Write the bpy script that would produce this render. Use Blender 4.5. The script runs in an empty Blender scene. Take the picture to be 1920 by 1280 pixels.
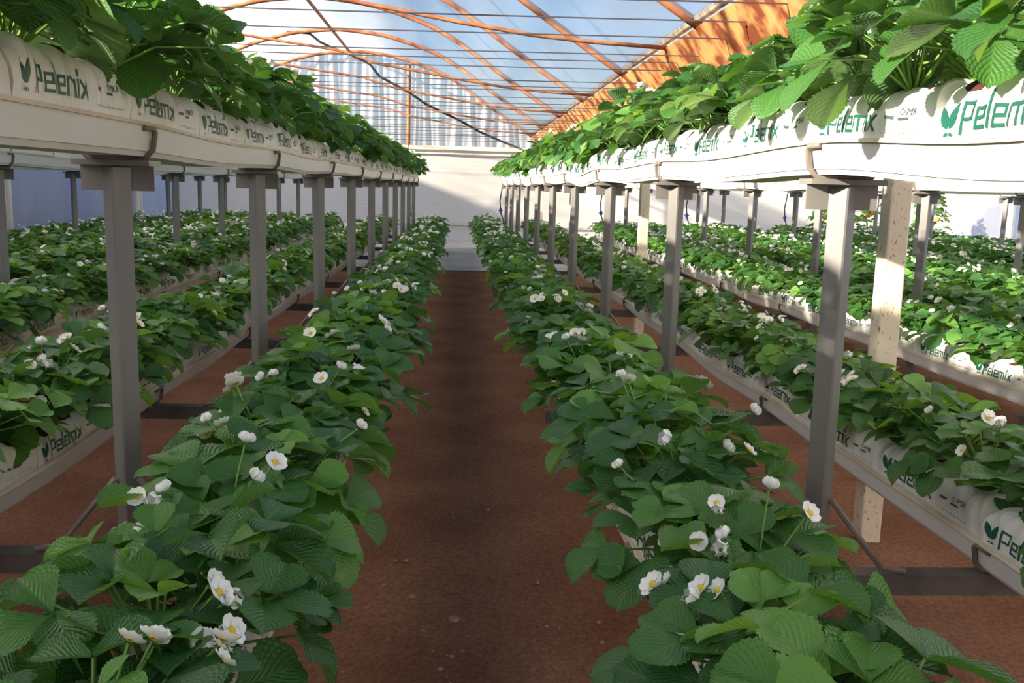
import bpy, math, random
import numpy as np
from mathutils import Matrix, Vector, noise

# ------------------------------------------------------------------ units
K = 0.45            # layout unit -> metres
HG = 2.2            # camera height above the ground in layout units
S = 3.0             # post spacing (layout units)
Z0 = 1.2867         # first post, in spacings
C = bpy.context.scene.collection
sc = bpy.context.scene
PI = math.pi
def W(x, y, z): return (x*K, y*K, (z+HG)*K)      # layout (z relative to the eye) -> world metres

# ------------------------------------------------------------------ camera
F, PITCH, YAW, ROLL = 1765.04, .1622, .0611, .027
def ray(x, y):
    u = x-960; w = y-640
    c, s = math.cos(ROLL), math.sin(ROLL)
    u, w = c*u+s*w, -s*u+c*w
    X, d, v = u/F, 1.0, -w/F
    c, s = math.cos(PITCH), math.sin(PITCH)
    Y = c*d+s*v; Z = -s*d+c*v
    c, s = math.cos(YAW), math.sin(YAW)
    return Vector((c*X+s*Y, -s*X+c*Y, Z))
fw = ray(960, 640).normalized()
rt = (ray(1060, 640)-ray(960, 640)).normalized()
up = (ray(960, 540)-ray(960, 640)).normalized()
cam = bpy.data.objects.new('camera', bpy.data.cameras.new('camera'))
C.objects.link(cam)
cam.data.sensor_width = 36; cam.data.lens = F/1920*36
cam.data.clip_start = .02; cam.data.clip_end = 500
cam.matrix_world = Matrix(((rt.x, up.x, -fw.x, 0), (rt.y, up.y, -fw.y, 0), (rt.z, up.z, -fw.z, HG*K), (0, 0, 0, 1)))
sc.camera = cam
def project(x, y, z):
    p = Vector((x, y, z)); d = p.dot(fw)
    if d <= .05: return None
    return 960+F*p.dot(rt)/d, 640-F*p.dot(up)/d, d

# ------------------------------------------------------------------ sky, sun, exposure
SUN_DIR = Vector((1.0, .50, -.36)).normalized()       # the way the light travels
SUN_EL = math.asin(-SUN_DIR.z)
world = bpy.data.worlds.new('world'); sc.world = world; world.use_nodes = True
nt = world.node_tree; nt.nodes.clear()
wo = nt.nodes.new('ShaderNodeOutputWorld'); bg = nt.nodes.new('ShaderNodeBackground')
sky = nt.nodes.new('ShaderNodeTexSky'); sky.sky_type = 'NISHITA'
sky.sun_disc = False; sky.sun_elevation = SUN_EL
sky.sun_rotation = math.atan2(-SUN_DIR.x, -SUN_DIR.y)
sky.air_density = 1.0; sky.dust_density = 2.2; sky.ozone_density = 3.0
nt.links.new(sky.outputs[0], bg.inputs[0]); nt.links.new(bg.outputs[0], wo.inputs[0])
bg.inputs[1].default_value = .26
sun = bpy.data.objects.new('sun', bpy.data.lights.new('sun', 'SUN')); C.objects.link(sun)
sun.data.energy = 29.0; sun.data.color = (1.0, .86, .67); sun.data.angle = math.radians(1.2)
sun.rotation_euler = SUN_DIR.to_track_quat('-Z', 'Y').to_euler()
sun.location = (-10, -5, 8)
sc.view_settings.view_transform = 'Standard'; sc.view_settings.look = 'None'
sc.view_settings.exposure = .30; sc.view_settings.gamma = 1.0
sc.view_settings.use_curve_mapping = False
sc.cycles.max_bounces = 8; sc.cycles.diffuse_bounces = 4; sc.cycles.glossy_bounces = 2
sc.cycles.transmission_bounces = 4; sc.cycles.transparent_max_bounces = 10
sc.cycles.sample_clamp_indirect = 8

# ------------------------------------------------------------------ materials
def mat(name, col, rough=.6, metal=0.0, spec=.5):
    m = bpy.data.materials.new(name); m.use_nodes = True
    b = m.node_tree.nodes['Principled BSDF']
    b.inputs['Base Color'].default_value = (*col, 1)
    b.inputs['Roughness'].default_value = rough
    b.inputs['Metallic'].default_value = metal
    b.inputs['Specular IOR Level'].default_value = spec
    return m
def N(m, typ, **kw):
    n = m.node_tree.nodes.new(typ)
    for k, v in kw.items(): setattr(n, k, v)
    return n
def L(m, a, b): m.node_tree.links.new(a, b)
def noisecol(m, c1, c2, scale, detail=6, lo=.35, hi=.65, stretch=None, bump=0, obj=True, bscale=None):
    """base colour = noise ramp between c1 and c2 in object or generated space"""
    b = m.node_tree.nodes['Principled BSDF']
    tc = N(m, 'ShaderNodeTexCoord'); mp = N(m, 'ShaderNodeMapping')
    L(m, tc.outputs['Object'], mp.inputs[0])
    if stretch: mp.inputs['Scale'].default_value = stretch
    nz = N(m, 'ShaderNodeTexNoise'); nz.inputs['Scale'].default_value = scale; nz.inputs['Detail'].default_value = detail
    L(m, mp.outputs[0], nz.inputs['Vector'])
    cr = N(m, 'ShaderNodeValToRGB')
    cr.color_ramp.elements[0].position = lo; cr.color_ramp.elements[1].position = hi
    cr.color_ramp.elements[0].color = (*c1, 1); cr.color_ramp.elements[1].color = (*c2, 1)
    L(m, nz.outputs[0], cr.inputs[0]); L(m, cr.outputs[0], b.inputs['Base Color'])
    if bump:
        nb = N(m, 'ShaderNodeTexNoise'); nb.inputs['Scale'].default_value = bscale or scale*3; nb.inputs['Detail'].default_value = 5
        L(m, mp.outputs[0], nb.inputs['Vector'])
        bp = N(m, 'ShaderNodeBump'); bp.inputs['Strength'].default_value = bump; bp.inputs['Distance'].default_value = .01
        L(m, nb.outputs[0], bp.inputs['Height']); L(m, bp.outputs[0], b.inputs['Normal'])
    return m, mp, cr

M = {}
# soil: red-brown earth, trodden lighter patches, light grains
m = mat('red_soil', (.1, .04, .02), .95, spec=.15); M['soil'] = m
b = m.node_tree.nodes['Principled BSDF']
tc = N(m, 'ShaderNodeTexCoord')
n1 = N(m, 'ShaderNodeTexNoise'); n1.inputs['Scale'].default_value = 3.0; n1.inputs['Detail'].default_value = 8
n2 = N(m, 'ShaderNodeTexNoise'); n2.inputs['Scale'].default_value = 85; n2.inputs['Detail'].default_value = 9
n3 = N(m, 'ShaderNodeTexVoronoi'); n3.inputs['Scale'].default_value = 45
for n in (n1, n2, n3): L(m, tc.outputs['Object'], n.inputs['Vector'])
r1 = N(m, 'ShaderNodeValToRGB'); r1.color_ramp.elements[0].position = .25; r1.color_ramp.elements[1].position = .75
r1.color_ramp.elements[0].color = (.178, .080, .048, 1); r1.color_ramp.elements[1].color = (.30, .150, .090, 1)
L(m, n1.outputs[0], r1.inputs[0])
r2 = N(m, 'ShaderNodeValToRGB'); r2.color_ramp.elements[0].position = .3; r2.color_ramp.elements[1].position = .72
r2.color_ramp.elements[0].color = (.68, .64, .62, 1); r2.color_ramp.elements[1].color = (1.18, 1.15, 1.12, 1)
L(m, n2.outputs[0], r2.inputs[0])
mx = N(m, 'ShaderNodeMix', data_type='RGBA', blend_type='MULTIPLY'); mx.inputs[0].default_value = 1
L(m, r1.outputs[0], mx.inputs[6]); L(m, r2.outputs[0], mx.inputs[7])
r3 = N(m, 'ShaderNodeValToRGB'); r3.color_ramp.elements[0].position = .05; r3.color_ramp.elements[1].position = .09
r3.color_ramp.elements[0].color = (1, 1, 1, 1); r3.color_ramp.elements[1].color = (0, 0, 0, 1)
L(m, n3.outputs['Distance'], r3.inputs[0])
mx2 = N(m, 'ShaderNodeMix', data_type='RGBA'); L(m, r3.outputs[0], mx2.inputs[0])
L(m, mx.outputs[2], mx2.inputs[6]); mx2.inputs[7].default_value = (.30, .17, .10, 1)
L(m, mx2.outputs[2], b.inputs['Base Color'])
bp = N(m, 'ShaderNodeBump'); bp.inputs['Strength'].default_value = .8; bp.inputs['Distance'].default_value = .012
L(m, n2.outputs[0], bp.inputs['Height']); L(m, bp.outputs[0], b.inputs['Normal'])

M['sheet'], _, _ = noisecol(mat('pale_ground_sheet', (.5, .5, .5), .7), (.36, .35, .36), (.52, .51, .51), 1.5)
M['outside'], _, _ = noisecol(mat('dry_outdoor_ground', (.3, .25, .18), .95), (.25, .2, .14), (.34, .28, .2), .6)
M['added_screen'], _, _ = noisecol(mat('added_screen_blue', (.3, .36, .45), .9), (.42, .50, .66), (.52, .60, .74), 3)  # pale blue for the added screens outside the side films
M['gutter'], _, _ = noisecol(mat('white_plastic', (.8, .8, .78), .35), (.74, .74, .73), (.82, .82, .80), 2, stretch=(3, .5, 3))
M['rim'], _, _ = noisecol(mat('dusty_rim', (.6, .45, .3), .6), (.60, .47, .33), (.78, .72, .62), 5, stretch=(1, .6, 1))
M['bag'], _, _ = noisecol(mat('bag_film', (.8, .8, .76), .38), (.70, .68, .60), (.82, .815, .79), 3, lo=.3, hi=.5)
bb = M['bag'].node_tree.nodes['Principled BSDF']
tcb = N(M['bag'], 'ShaderNodeTexCoord'); mpb = N(M['bag'], 'ShaderNodeMapping'); mpb.inputs['Scale'].default_value = (1, 2.2, .8); mpb.inputs['Rotation'].default_value = (.5, 0, 0)
nzb = N(M['bag'], 'ShaderNodeTexNoise'); nzb.inputs['Scale'].default_value = 14; nzb.inputs['Detail'].default_value = 4; nzb.inputs['Distortion'].default_value = 1.2
bpb = N(M['bag'], 'ShaderNodeBump'); bpb.inputs['Strength'].default_value = .55; bpb.inputs['Distance'].default_value = .012
L(M['bag'], tcb.outputs['Object'], mpb.inputs[0]); L(M['bag'], mpb.outputs[0], nzb.inputs['Vector']); L(M['bag'], nzb.outputs[0], bpb.inputs['Height']); L(M['bag'], bpb.outputs[0], bb.inputs['Normal'])
M['print'] = mat('green_print', (.008, .11, .075), .45)
M['printgrey'] = mat('dark_print', (.05, .09, .08), .5)
M['peat'], _, _ = noisecol(mat('coir_substrate', (.05, .02, .01), .95), (.02, .008, .005), (.12, .035, .018), 60, bump=.8)
M['steel'], _, _ = noisecol(mat('grey_painted_steel', (.2, .2, .18), .36, spec=.6), (.150, .147, .140), (.225, .22, .20), 6, stretch=(1, 1, .25), bump=.15)
M['darksteel'], _, _ = noisecol(mat('dark_angle_iron', (.1, .1, .1), .55), (.085, .080, .078), (.17, .15, .13), 9, bump=.2)
M['rod'], _, _ = noisecol(mat('grey_rod', (.2, .19, .17), .5), (.16, .13, .11), (.30, .27, .23), 12)
m, mp, cr = noisecol(mat('rusty_steel', (.5, .2, .06), .75, spec=.2), (.20, .055, .022), (.66, .32, .12), 7, detail=10, lo=.41, hi=.58, bump=.3)
M['rust'] = m
m, mp, cr = noisecol(mat('rusty_pipe', (.5, .2, .06), .7, spec=.2), (.24, .075, .038), (.55, .25, .12), 7, detail=8, lo=.35, hi=.65)
M['rustpipe'] = m
m, mp, cr = noisecol(mat('cream_paint_rust_specks', (.8, .7, .5), .6), (.30, .12, .05), (.78, .69, .52), 150, detail=5, lo=.32, hi=.39, stretch=(1, 1, .35))
M['creampost'] = m
M['galv'], _, _ = noisecol(mat('weathered_pipe', (.5, .45, .38), .5), (.30, .25, .2), (.55, .5, .43), 15)
M['wire'] = mat('dark_wire', (.06, .055, .07), .5)
M['hose'] = mat('black_hose', (.018, .018, .02), .45)
M['valve'] = mat('blue_valve', (.02, .05, .45), .4)
M['stone'], _, _ = noisecol(mat('pale_stone', (.3, .2, .13), .9), (.24, .12, .07), (.42, .28, .19), 40)
M['pole'], _, _ = noisecol(mat('pale_pole', (.6, .6, .58), .6), (.50, .50, .48), (.62, .62, .60), 4)
M['tomato'] = mat('orange_tomato', (.75, .25, .02), .35)
M['petal'] = mat('white_petal', (.90, .90, .86), .55, spec=.2)
M['yellow'] = mat('yellow_centre', (.78, .56, .04), .7)
M['calyx'] = mat('green_calyx', (.12, .30, .045), .6)
M['stem'] = mat('green_stem', (.17, .33, .06), .5)

# fabric end wall: woven, lets some light through
m = mat('woven_fabric', (.8, .77, .72), .85, spec=.1); M['fabric'] = m
b = m.node_tree.nodes['Principled BSDF']; out = m.node_tree.nodes['Material Output']
tc = N(m, 'ShaderNodeTexCoord')
wv = N(m, 'ShaderNodeTexBrick'); wv.inputs['Scale'].default_value = 1.0
wv.inputs['Brick Width'].default_value = .10; wv.inputs['Row Height'].default_value = .055; wv.inputs['Mortar Size'].default_value = .006
wv.inputs['Color1'].default_value = (.70, .665, .62, 1); wv.inputs['Color2'].default_value = (.685, .65, .605, 1); wv.inputs['Mortar'].default_value = (.64, .60, .555, 1)
mp = N(m, 'ShaderNodeMapping'); mp.inputs['Rotation'].default_value = (PI/2, 0, 0)
L(m, tc.outputs['Object'], mp.inputs[0]); L(m, mp.outputs[0], wv.inputs['Vector']); L(m, wv.outputs[0], b.inputs['Base Color'])
tl = N(m, 'ShaderNodeBsdfTranslucent'); tl.inputs[0].default_value = (.70, .66, .62, 1)
ms = N(m, 'ShaderNodeMixShader'); ms.inputs[0].default_value = .30
L(m, b.outputs[0], ms.inputs[1]); L(m, tl.outputs[0], ms.inputs[2]); L(m, ms.outputs[0], out.inputs[0])

def film(name, clear, tint, white=.30, scale=1.0, stretch=(1, .25, 1), glossy=.06, var=.18, bump=0):
    """greenhouse plastic: part clear, part milky, streaked with dust"""
    m = bpy.data.materials.new(name); m.use_nodes = True
    t = m.node_tree; t.nodes.clear()
    out = N(m, 'ShaderNodeOutputMaterial')
    tr = N(m, 'ShaderNodeBsdfTransparent'); tr.inputs[0].default_value = (*tint, 1)
    df = N(m, 'ShaderNodeBsdfDiffuse'); df.inputs[0].default_value = (.62, .62, .64, 1)
    tl = N(m, 'ShaderNodeBsdfTranslucent'); tl.inputs[0].default_value = (.66, .66, .68, 1)
    gl = N(m, 'ShaderNodeBsdfGlossy'); gl.inputs[0].default_value = (1, 1, 1, 1); gl.inputs[1].default_value = .25
    a = N(m, 'ShaderNodeMixShader'); a.inputs[0].default_value = .62
    L(m, df.outputs[0], a.inputs[1]); L(m, tl.outputs[0], a.inputs[2])
    g = N(m, 'ShaderNodeMixShader'); g.inputs[0].default_value = glossy
    L(m, a.outputs[0], g.inputs[1]); L(m, gl.outputs[0], g.inputs[2])
    tc = N(m, 'ShaderNodeTexCoord'); mp = N(m, 'ShaderNodeMapping'); mp.inputs['Scale'].default_value = stretch
    nz = N(m, 'ShaderNodeTexNoise'); nz.inputs['Scale'].default_value = scale; nz.inputs['Detail'].default_value = 5
    L(m, tc.outputs['Object'], mp.inputs[0]); L(m, mp.outputs[0], nz.inputs['Vector'])
    mr = N(m, 'ShaderNodeMapRange'); mr.inputs[1].default_value = .35; mr.inputs[2].default_value = .68
    mr.inputs[3].default_value = max(0, 1-clear-var); mr.inputs[4].default_value = min(1, 1-clear+var)
    L(m, nz.outputs[0], mr.inputs[0])
    o = N(m, 'ShaderNodeMixShader'); L(m, mr.outputs[0], o.inputs[0])
    L(m, tr.outputs[0], o.inputs[1]); L(m, g.outputs[0], o.inputs[2]); L(m, o.outputs[0], out.inputs[0])
    return m
M['roof'] = film('clear_roof_film', .40, (.93, .94, .98), scale=1.6, stretch=(1.5, .35, 1.5), var=.14)
M['sidefilm'] = film('milky_side_film', .35, (.68, .78, .95), scale=.8, stretch=(1, 1, .3))
M['endfilm'] = film('crinkled_end_film', .22, (.90, .90, .92), scale=2.4, stretch=(3.2, 1, .12), var=.28)

# leaf
def leafmat(name, dark, light):
    m = mat(name, dark, .38, spec=.38)
    b = m.node_tree.nodes['Principled BSDF']; out = m.node_tree.nodes['Material Output']
    at = N(m, 'ShaderNodeAttribute'); at.attribute_name = 'tone'
    oi = N(m, 'ShaderNodeObjectInfo')
    ad = N(m, 'ShaderNodeMath', operation='MULTIPLY_ADD'); L(m, oi.outputs['Random'], ad.inputs[0]); ad.inputs[1].default_value = .25
    L(m, at.outputs['Fac'], ad.inputs[2])
    cr = N(m, 'ShaderNodeValToRGB'); cr.color_ramp.elements[0].color = (*dark, 1); cr.color_ramp.elements[1].color = (*light, 1)
    e = cr.color_ramp.elements.new(.55); e.color = (dark[0]*.55+light[0]*.3, dark[1]*.6+light[1]*.33, dark[2]*.7+light[2]*.25, 1)
    L(m, ad.outputs[0], cr.inputs[0])
    # veins: chevrons running out from the midrib
    uv = N(m, 'ShaderNodeUVMap'); sx = N(m, 'ShaderNodeSeparateXYZ'); L(m, uv.outputs[0], sx.inputs[0])
    s1 = N(m, 'ShaderNodeMath', operation='SUBTRACT'); L(m, sx.outputs[0], s1.inputs[0]); s1.inputs[1].default_value = .5
    ab = N(m, 'ShaderNodeMath', operation='ABSOLUTE'); L(m, s1.outputs[0], ab.inputs[0])
    k = N(m, 'ShaderNodeMath', operation='MULTIPLY_ADD'); L(m, ab.outputs[0], k.inputs[0]); k.inputs[1].default_value = -1.25; L(m, sx.outputs[1], k.inputs[2])
    k2 = N(m, 'ShaderNodeMath', operation='MULTIPLY'); L(m, k.outputs[0], k2.inputs[0]); k2.inputs[1].default_value = 52
    sn = N(m, 'ShaderNodeMath', operation='SINE'); L(m, k2.outputs[0], sn.inputs[0])
    pw = N(m, 'ShaderNodeMapRange'); pw.inputs[1].default_value = .55; pw.inputs[2].default_value = 1.0; L(m, sn.outputs[0], pw.inputs[0])
    mid = N(m, 'ShaderNodeMapRange'); mid.inputs[1].default_value = .012; mid.inputs[2].default_value = .03; mid.inputs[3].default_value = 1; mid.inputs[4].default_value = 0
    L(m, ab.outputs[0], mid.inputs[0])
    mxv = N(m, 'ShaderNodeMath', operation='MAXIMUM'); L(m, pw.outputs[0], mxv.inputs[0]); L(m, mid.outputs[0], mxv.inputs[1])
    vm = N(m, 'ShaderNodeMath', operation='MULTIPLY'); L(m, mxv.outputs[0], vm.inputs[0]); vm.inputs[1].default_value = .20
    mc = N(m, 'ShaderNodeMix', data_type='RGBA'); L(m, vm.outputs[0], mc.inputs[0]); L(m, cr.outputs[0], mc.inputs[6])
    mc.inputs[7].default_value = (.20, .36, .08, 1)
    # paler underside
    ge = N(m, 'ShaderNodeNewGeometry')
    mb_ = N(m, 'ShaderNodeMix', data_type='RGBA'); 
    fb = N(m, 'ShaderNodeMath', operation='MULTIPLY'); L(m, ge.outputs['Backfacing'], fb.inputs[0]); fb.inputs[1].default_value = .55
    L(m, fb.outputs[0], mb_.inputs[0]); L(m, mc.outputs[2], mb_.inputs[6]); mb_.inputs[7].default_value = (.17, .28, .14, 1)
    L(m, mb_.outputs[2], b.inputs['Base Color'])
    bp = N(m, 'ShaderNodeBump'); bp.inputs['Strength'].default_value = .30; bp.inputs['Distance'].default_value = .003; bp.invert = True
    L(m, sn.outputs[0], bp.inputs['Height']); L(m, bp.outputs[0], b.inputs['Normal'])
    tl = N(m, 'ShaderNodeBsdfTranslucent')
    tcx = N(m, 'ShaderNodeMix', data_type='RGBA', blend_type='MULTIPLY'); tcx.inputs[0].default_value = 1
    L(m, mc.outputs[2], tcx.inputs[6]); tcx.inputs[7].default_value = (3.2, 2.6, 1.0, 1)
    L(m, tcx.outputs[2], tl.inputs[0])
    ms = N(m, 'ShaderNodeMixShader'); ms.inputs[0].default_value = .25
    L(m, b.outputs[0], ms.inputs[1]); L(m, tl.outputs[0], ms.inputs[2]); L(m, ms.outputs[0], out.inputs[0])
    return m
M['leaf'] = leafmat('strawberry_leaf', (.017, .088, .026), (.145, .33, .060))

# ------------------------------------------------------------------ mesh helpers (all in layout units, scaled by K on build)
class MB:
    def __init__(s): s.v = []; s.f = []; s.m = []; s.uv = []; s.t = []; s.n = 0
    def add(s, v, f, mi=0, uv=None, tone=None):
        """v: (n,3) array, f: list of index tuples"""
        v = np.asarray(v, float).reshape(-1, 3)
        s.v.append(v)
        if uv is None: uv = np.zeros((len(v), 2))
        s.uv.append(np.asarray(uv, float))
        s.t.append(np.full(len(v), 0. if tone is None else tone) if np.isscalar(tone) or tone is None else tone)
        n = s.n
        s.f.append([tuple(i+n for i in q) for q in f]); s.m.append((mi, len(f))); s.n += len(v)
    def mesh(s, name, mats, smooth=False, origin=(0, 0, 0)):
        V = (np.concatenate(s.v)-np.array(origin))*K
        faces = [q for l in s.f for q in l]
        me = bpy.data.meshes.new(name)
        me.vertices.add(len(V)); me.vertices.foreach_set('co', V.ravel())
        ln = np.array([len(q) for q in faces]); idx = np.fromiter((i for q in faces for i in q), dtype=np.int32)
        me.loops.add(len(idx)); me.loops.foreach_set('vertex_index', idx)
        me.polygons.add(len(ln)); st = np.concatenate(([0], np.cumsum(ln)[:-1]))
        me.polygons.foreach_set('loop_start', st); me.polygons.foreach_set('loop_total', ln)
        me.polygons.foreach_set('material_index', np.concatenate([np.full(c, mi) for mi, c in s.m]))
        me.polygons.foreach_set('use_smooth', np.full(len(ln), smooth))
        U = np.concatenate(s.uv)
        ul = me.uv_layers.new(name='UVMap'); ul.data.foreach_set('uv', U[idx].ravel())
        at = me.attributes.new('tone', 'FLOAT', 'POINT'); at.data.foreach_set('value', np.concatenate(s.t))
        for m_ in mats: me.materials.append(m_)
        me.update(calc_edges=True); me.validate()
        return me
    def build(s, name, mats, parent=None, smooth=False, loc=None):
        """loc: layout position of the object; the mesh is written relative to it when it is given"""
        if not isinstance(mats, (list, tuple)): mats = [mats]
        me = s.mesh(name, mats, smooth, origin=loc if loc is not None else (0, 0, 0))
        if loc is None:   # absolute layout coordinates: lift to world height
            if parent is None: me.transform(Matrix.Translation((0, 0, HG*K)))
        o = bpy.data.objects.new(name, me); C.objects.link(o)
        if loc is not None and parent is None: o.location = W(*loc)
        if parent: o.parent = parent
        return o
def box(mb, x0, x1, y0, y1, z0, z1, mi=0):
    v = [(x, y, z) for z in (z0, z1) for y in (y0, y1) for x in (x0, x1)]
    mb.add(v, [(0, 2, 3, 1), (4, 5, 7, 6), (0, 1, 5, 4), (2, 6, 7, 3), (0, 4, 6, 2), (1, 3, 7, 5)], mi)
def tube(mb, pts, r, n=8, mi=0, cap=True, rot=0):
    pts = [Vector(p) for p in pts]; V = []; 
    t0 = (pts[1]-pts[0]).normalized()
    a = t0.orthogonal().normalized(); 
    if abs(t0.z) > .99: a = Vector((1, 0, 0))
    for i, p in enumerate(pts):
        t = (pts[min(i+1, len(pts)-1)]-pts[max(i-1, 0)]).normalized()
        a = (a-t*a.dot(t)).normalized(); b = t.cross(a)
        rr = r[i] if isinstance(r, (list, tuple)) else r
        for k in range(n):
            g = 2*PI*k/n+rot; V.append(p+a*math.cos(g)*rr+b*math.sin(g)*rr)
    f = []
    for i in range(len(pts)-1):
        for k in range(n):
            k2 = (k+1) % n; f.append((i*n+k, i*n+k2, (i+1)*n+k2, (i+1)*n+k))
    if cap: f.append(tuple(range(n-1, -1, -1))); f.append(tuple((len(pts)-1)*n+k for k in range(n)))
    mb.add([tuple(q) for q in V], f, mi)
def sweep(mb, prof, path, mi=0, cap=True):
    """closed profile (x,z) carried along path of (x,y,z)"""
    n = len(prof); V = []
    for (x, y, z) in path:
        for (a, c) in prof: V.append((x+a, y, z+c))
    f = []
    for i in range(len(path)-1):
        for k in range(n):
            k2 = (k+1) % n; f.append((i*n+k, (i+1)*n+k, (i+1)*n+k2, i*n+k2))
    if cap: f.append(tuple(range(n))); f.append(tuple((len(path)-1)*n+k for k in range(n-1, -1, -1)))
    mb.add(V, f, mi)
def grid(mb, P, mi=0, uv=None, tone=None, flip=False):
    P = np.asarray(P); a, b_ = P.shape[:2]; f = []
    for i in range(a-1):
        for j in range(b_-1):
            q = (i*b_+j, i*b_+j+1, (i+1)*b_+j+1, (i+1)*b_+j); f.append(q[::-1] if flip else q)
    mb.add(P.reshape(-1, 3), f, mi, None if uv is None else np.asarray(uv).reshape(-1, 2), tone)
def tag(o, label=None, cat=None, group=None, kind=None):
    if label: o['label'] = label
    if cat: o['category'] = cat
    if group: o['group'] = group
    if kind: o['kind'] = kind
    return o
def empty(name, loc):
    o = bpy.data.objects.new(name, None); C.objects.link(o); o.location = W(*loc); o.empty_display_size = .05
    return o
def copyobj(o, parent=None):
    c = o.copy(); C.objects.link(c)
    if parent: c.parent = parent
    return c
ORD = 'first second third fourth fifth sixth seventh eighth ninth tenth eleventh twelfth thirteenth fourteenth fifteenth sixteenth seventeenth eighteenth nineteenth twentieth'.split()
def ordn(i):
    if i < 20: return ORD[i]
    return ['twenty', 'thirty'][(i+1)//10-2]+'-'+ORD[(i+1) % 10-1] if (i+1) % 10 else ['', '', 'twentieth', 'thirtieth'][(i+1)//10]

# ------------------------------------------------------------------ setting: ground, walls, roof
YB, YE = -16.0, 34.8
XL, XR1, XR2 = -9.95, 2.95, 18.6
GB = -2.38
def gz(y): return -2.37+.0105*y
def rect(name, xs, ys, z, m, div=(1, 1)):
    mb = MB(); P = [[(x, y, z) for y in np.linspace(*ys, div[1]+1)] for x in np.linspace(*xs, div[0]+1)]
    grid(mb, P, flip=True); return tag(mb.build(name, m), kind='structure')
rng = np.random.default_rng(7)
# soil floor with gentle unevenness
mb = MB(); xs = np.linspace(XL-.6, XR2+.6, 160); ys = np.linspace(YB, 23.9, 160)
P = [[(x, y, gz(y) + .02*noise.noise(Vector((x*1.2, y*1.2, 0))) + .008*noise.noise(Vector((x*6, y*6, 3)))) for y in ys] for x in xs]
grid(mb, P, flip=True); tag(mb.build('floor', M['soil'], smooth=True), kind='structure')
mb = MB(); xs = np.linspace(XL-.6, XR2+.6, 60)
P = [[(x, y, gz(y)+.02+.012*noise.noise(Vector((x, y, 9)))) for y in np.linspace(23.75, YE+.1, 30)] for x in xs]
grid(mb, P, flip=True); tag(mb.build('floor', M['sheet'], smooth=True), kind='structure')
for (nm, a, b_, c, d) in (('ground_left', -160, XL-.6, -60, 220), ('ground_right', XR2+.6, 160, -60, 220), ('ground_far', XL-.6, XR2+.6, YE+.1, 220), ('ground_near', XL-.6, XR2+.6, -60, YB)):
    rect(nm, (a, b_), (c, d), -2.45, M['outside'])

PX = [0, 1.4, 2.85, 3.66, 5.04, 6.3, 6.9]; PZ = [4.62, 4.48, 4.05, 3.62, 2.66, 1.86, 1.5]
def arch_z(t): return float(np.interp(abs(t), PX, PZ))
def smooth_arch(x0, x1, n=41, lift=0):
    c = (x0+x1)/2; h = (x1-x0)/2; pts = []
    for i in range(n):
        x = x0+(x1-x0)*i/(n-1); t = (x-c)/h*6.35
        z = sum(arch_z(t+d*.25)*w for d, w in ((-2, 1), (-1, 2), (0, 3), (1, 2), (2, 1)))/9
        pts.append((x, z+lift))
    return pts
def roof(x0, x1, name):
    mb = MB(); pr = smooth_arch(x0, x1, 61, .05)
    P = [[(x, y, z+.012*noise.noise(Vector((x*1.4, y*.7, 1)))) for y in np.linspace(YB, YE+.1, 70)] for x, z in pr]
    grid(mb, P); tag(mb.build(name, M['roof'], smooth=True), kind='structure')
roof(XL, 2.54, 'ceiling'); roof(3.35, XR2, 'ceiling')
mb = MB(); P = [[(x, YB, z) for z in np.linspace(-2.6, 4.7, 6)] for x in np.linspace(XL, XR2, 12)]
grid(mb, P); tag(mb.build('wall_front', M['fabric']), kind='structure')
# end wall: fabric below the rail, crinkled film in the arch above it
mb = MB(); RAILZ = 1.285
P = [[(x, YE+.02*math.sin(x*1.7), z) for z in np.linspace(-2.3, RAILZ+.05, 12)] for x in np.linspace(XL, XR2, 120)]
grid(mb, P, flip=False); tag(mb.build('wall_back', M['fabric'], smooth=True), kind='structure')
def endfilm(x0, x1, name):
    mb = MB(); nx = 260; pr = smooth_arch(x0, x1, nx, .0); P = []
    for x, z in pr:
        cr_ = .055*math.sin(x*9+2*math.sin(x*1.3))+.035*math.sin(x*23+1)
        P.append([(x+.05*math.sin(q*3+x*4), YE+.06+cr_*(1-.3*q), RAILZ+(z-RAILZ)*q) for q in np.linspace(0, 1, 8)])
    grid(mb, P); tag(mb.build(name, M['endfilm'], smooth=True), kind='structure')
endfilm(XL, 2.75, 'wall_back'); endfilm(3.35, XR2, 'wall_back')
for nm, X in (('wall_left', XL), ('wall_right', XR2)):
    mb = MB(); P = [[(X+.05*math.sin(y*1.1+z)+.02*math.sin(y*5), y, z) for z in np.linspace(-2.45, 1.55, 8)] for y in np.linspace(YB, YE, 90)]
    grid(mb, P, flip=(X < 0)); tag(mb.build(nm, M['sidefilm'], smooth=True), kind='structure')
mb = MB(); box(mb, XL, XR2, YE-.16, YE-.06, RAILZ-.02, RAILZ+.12); box(mb, XL, XR2, YE-.14, YE-.08, RAILZ-.16, RAILZ-.12)
tag(mb.build('trim_1', M['creampost']), kind='structure')
mb = MB(); tube(mb, [(XL, YE-.12, -1.42), (XR2, YE-.12, -1.42)], .035); tag(mb.build('trim_2', M['galv']), kind='structure')
for nm, X, h_ in (('added_screen_outside', -12.2, 4.0), ('added_screen_outside', 21.5, .9)):  # added screens: the left one blocks low sun, its height sets the shade edge
    mb = MB(); box(mb, X-.15, X+.15, -30, 60, -2.45, h_); tag(mb.build(nm, M['added_screen']), kind='structure')
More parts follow.
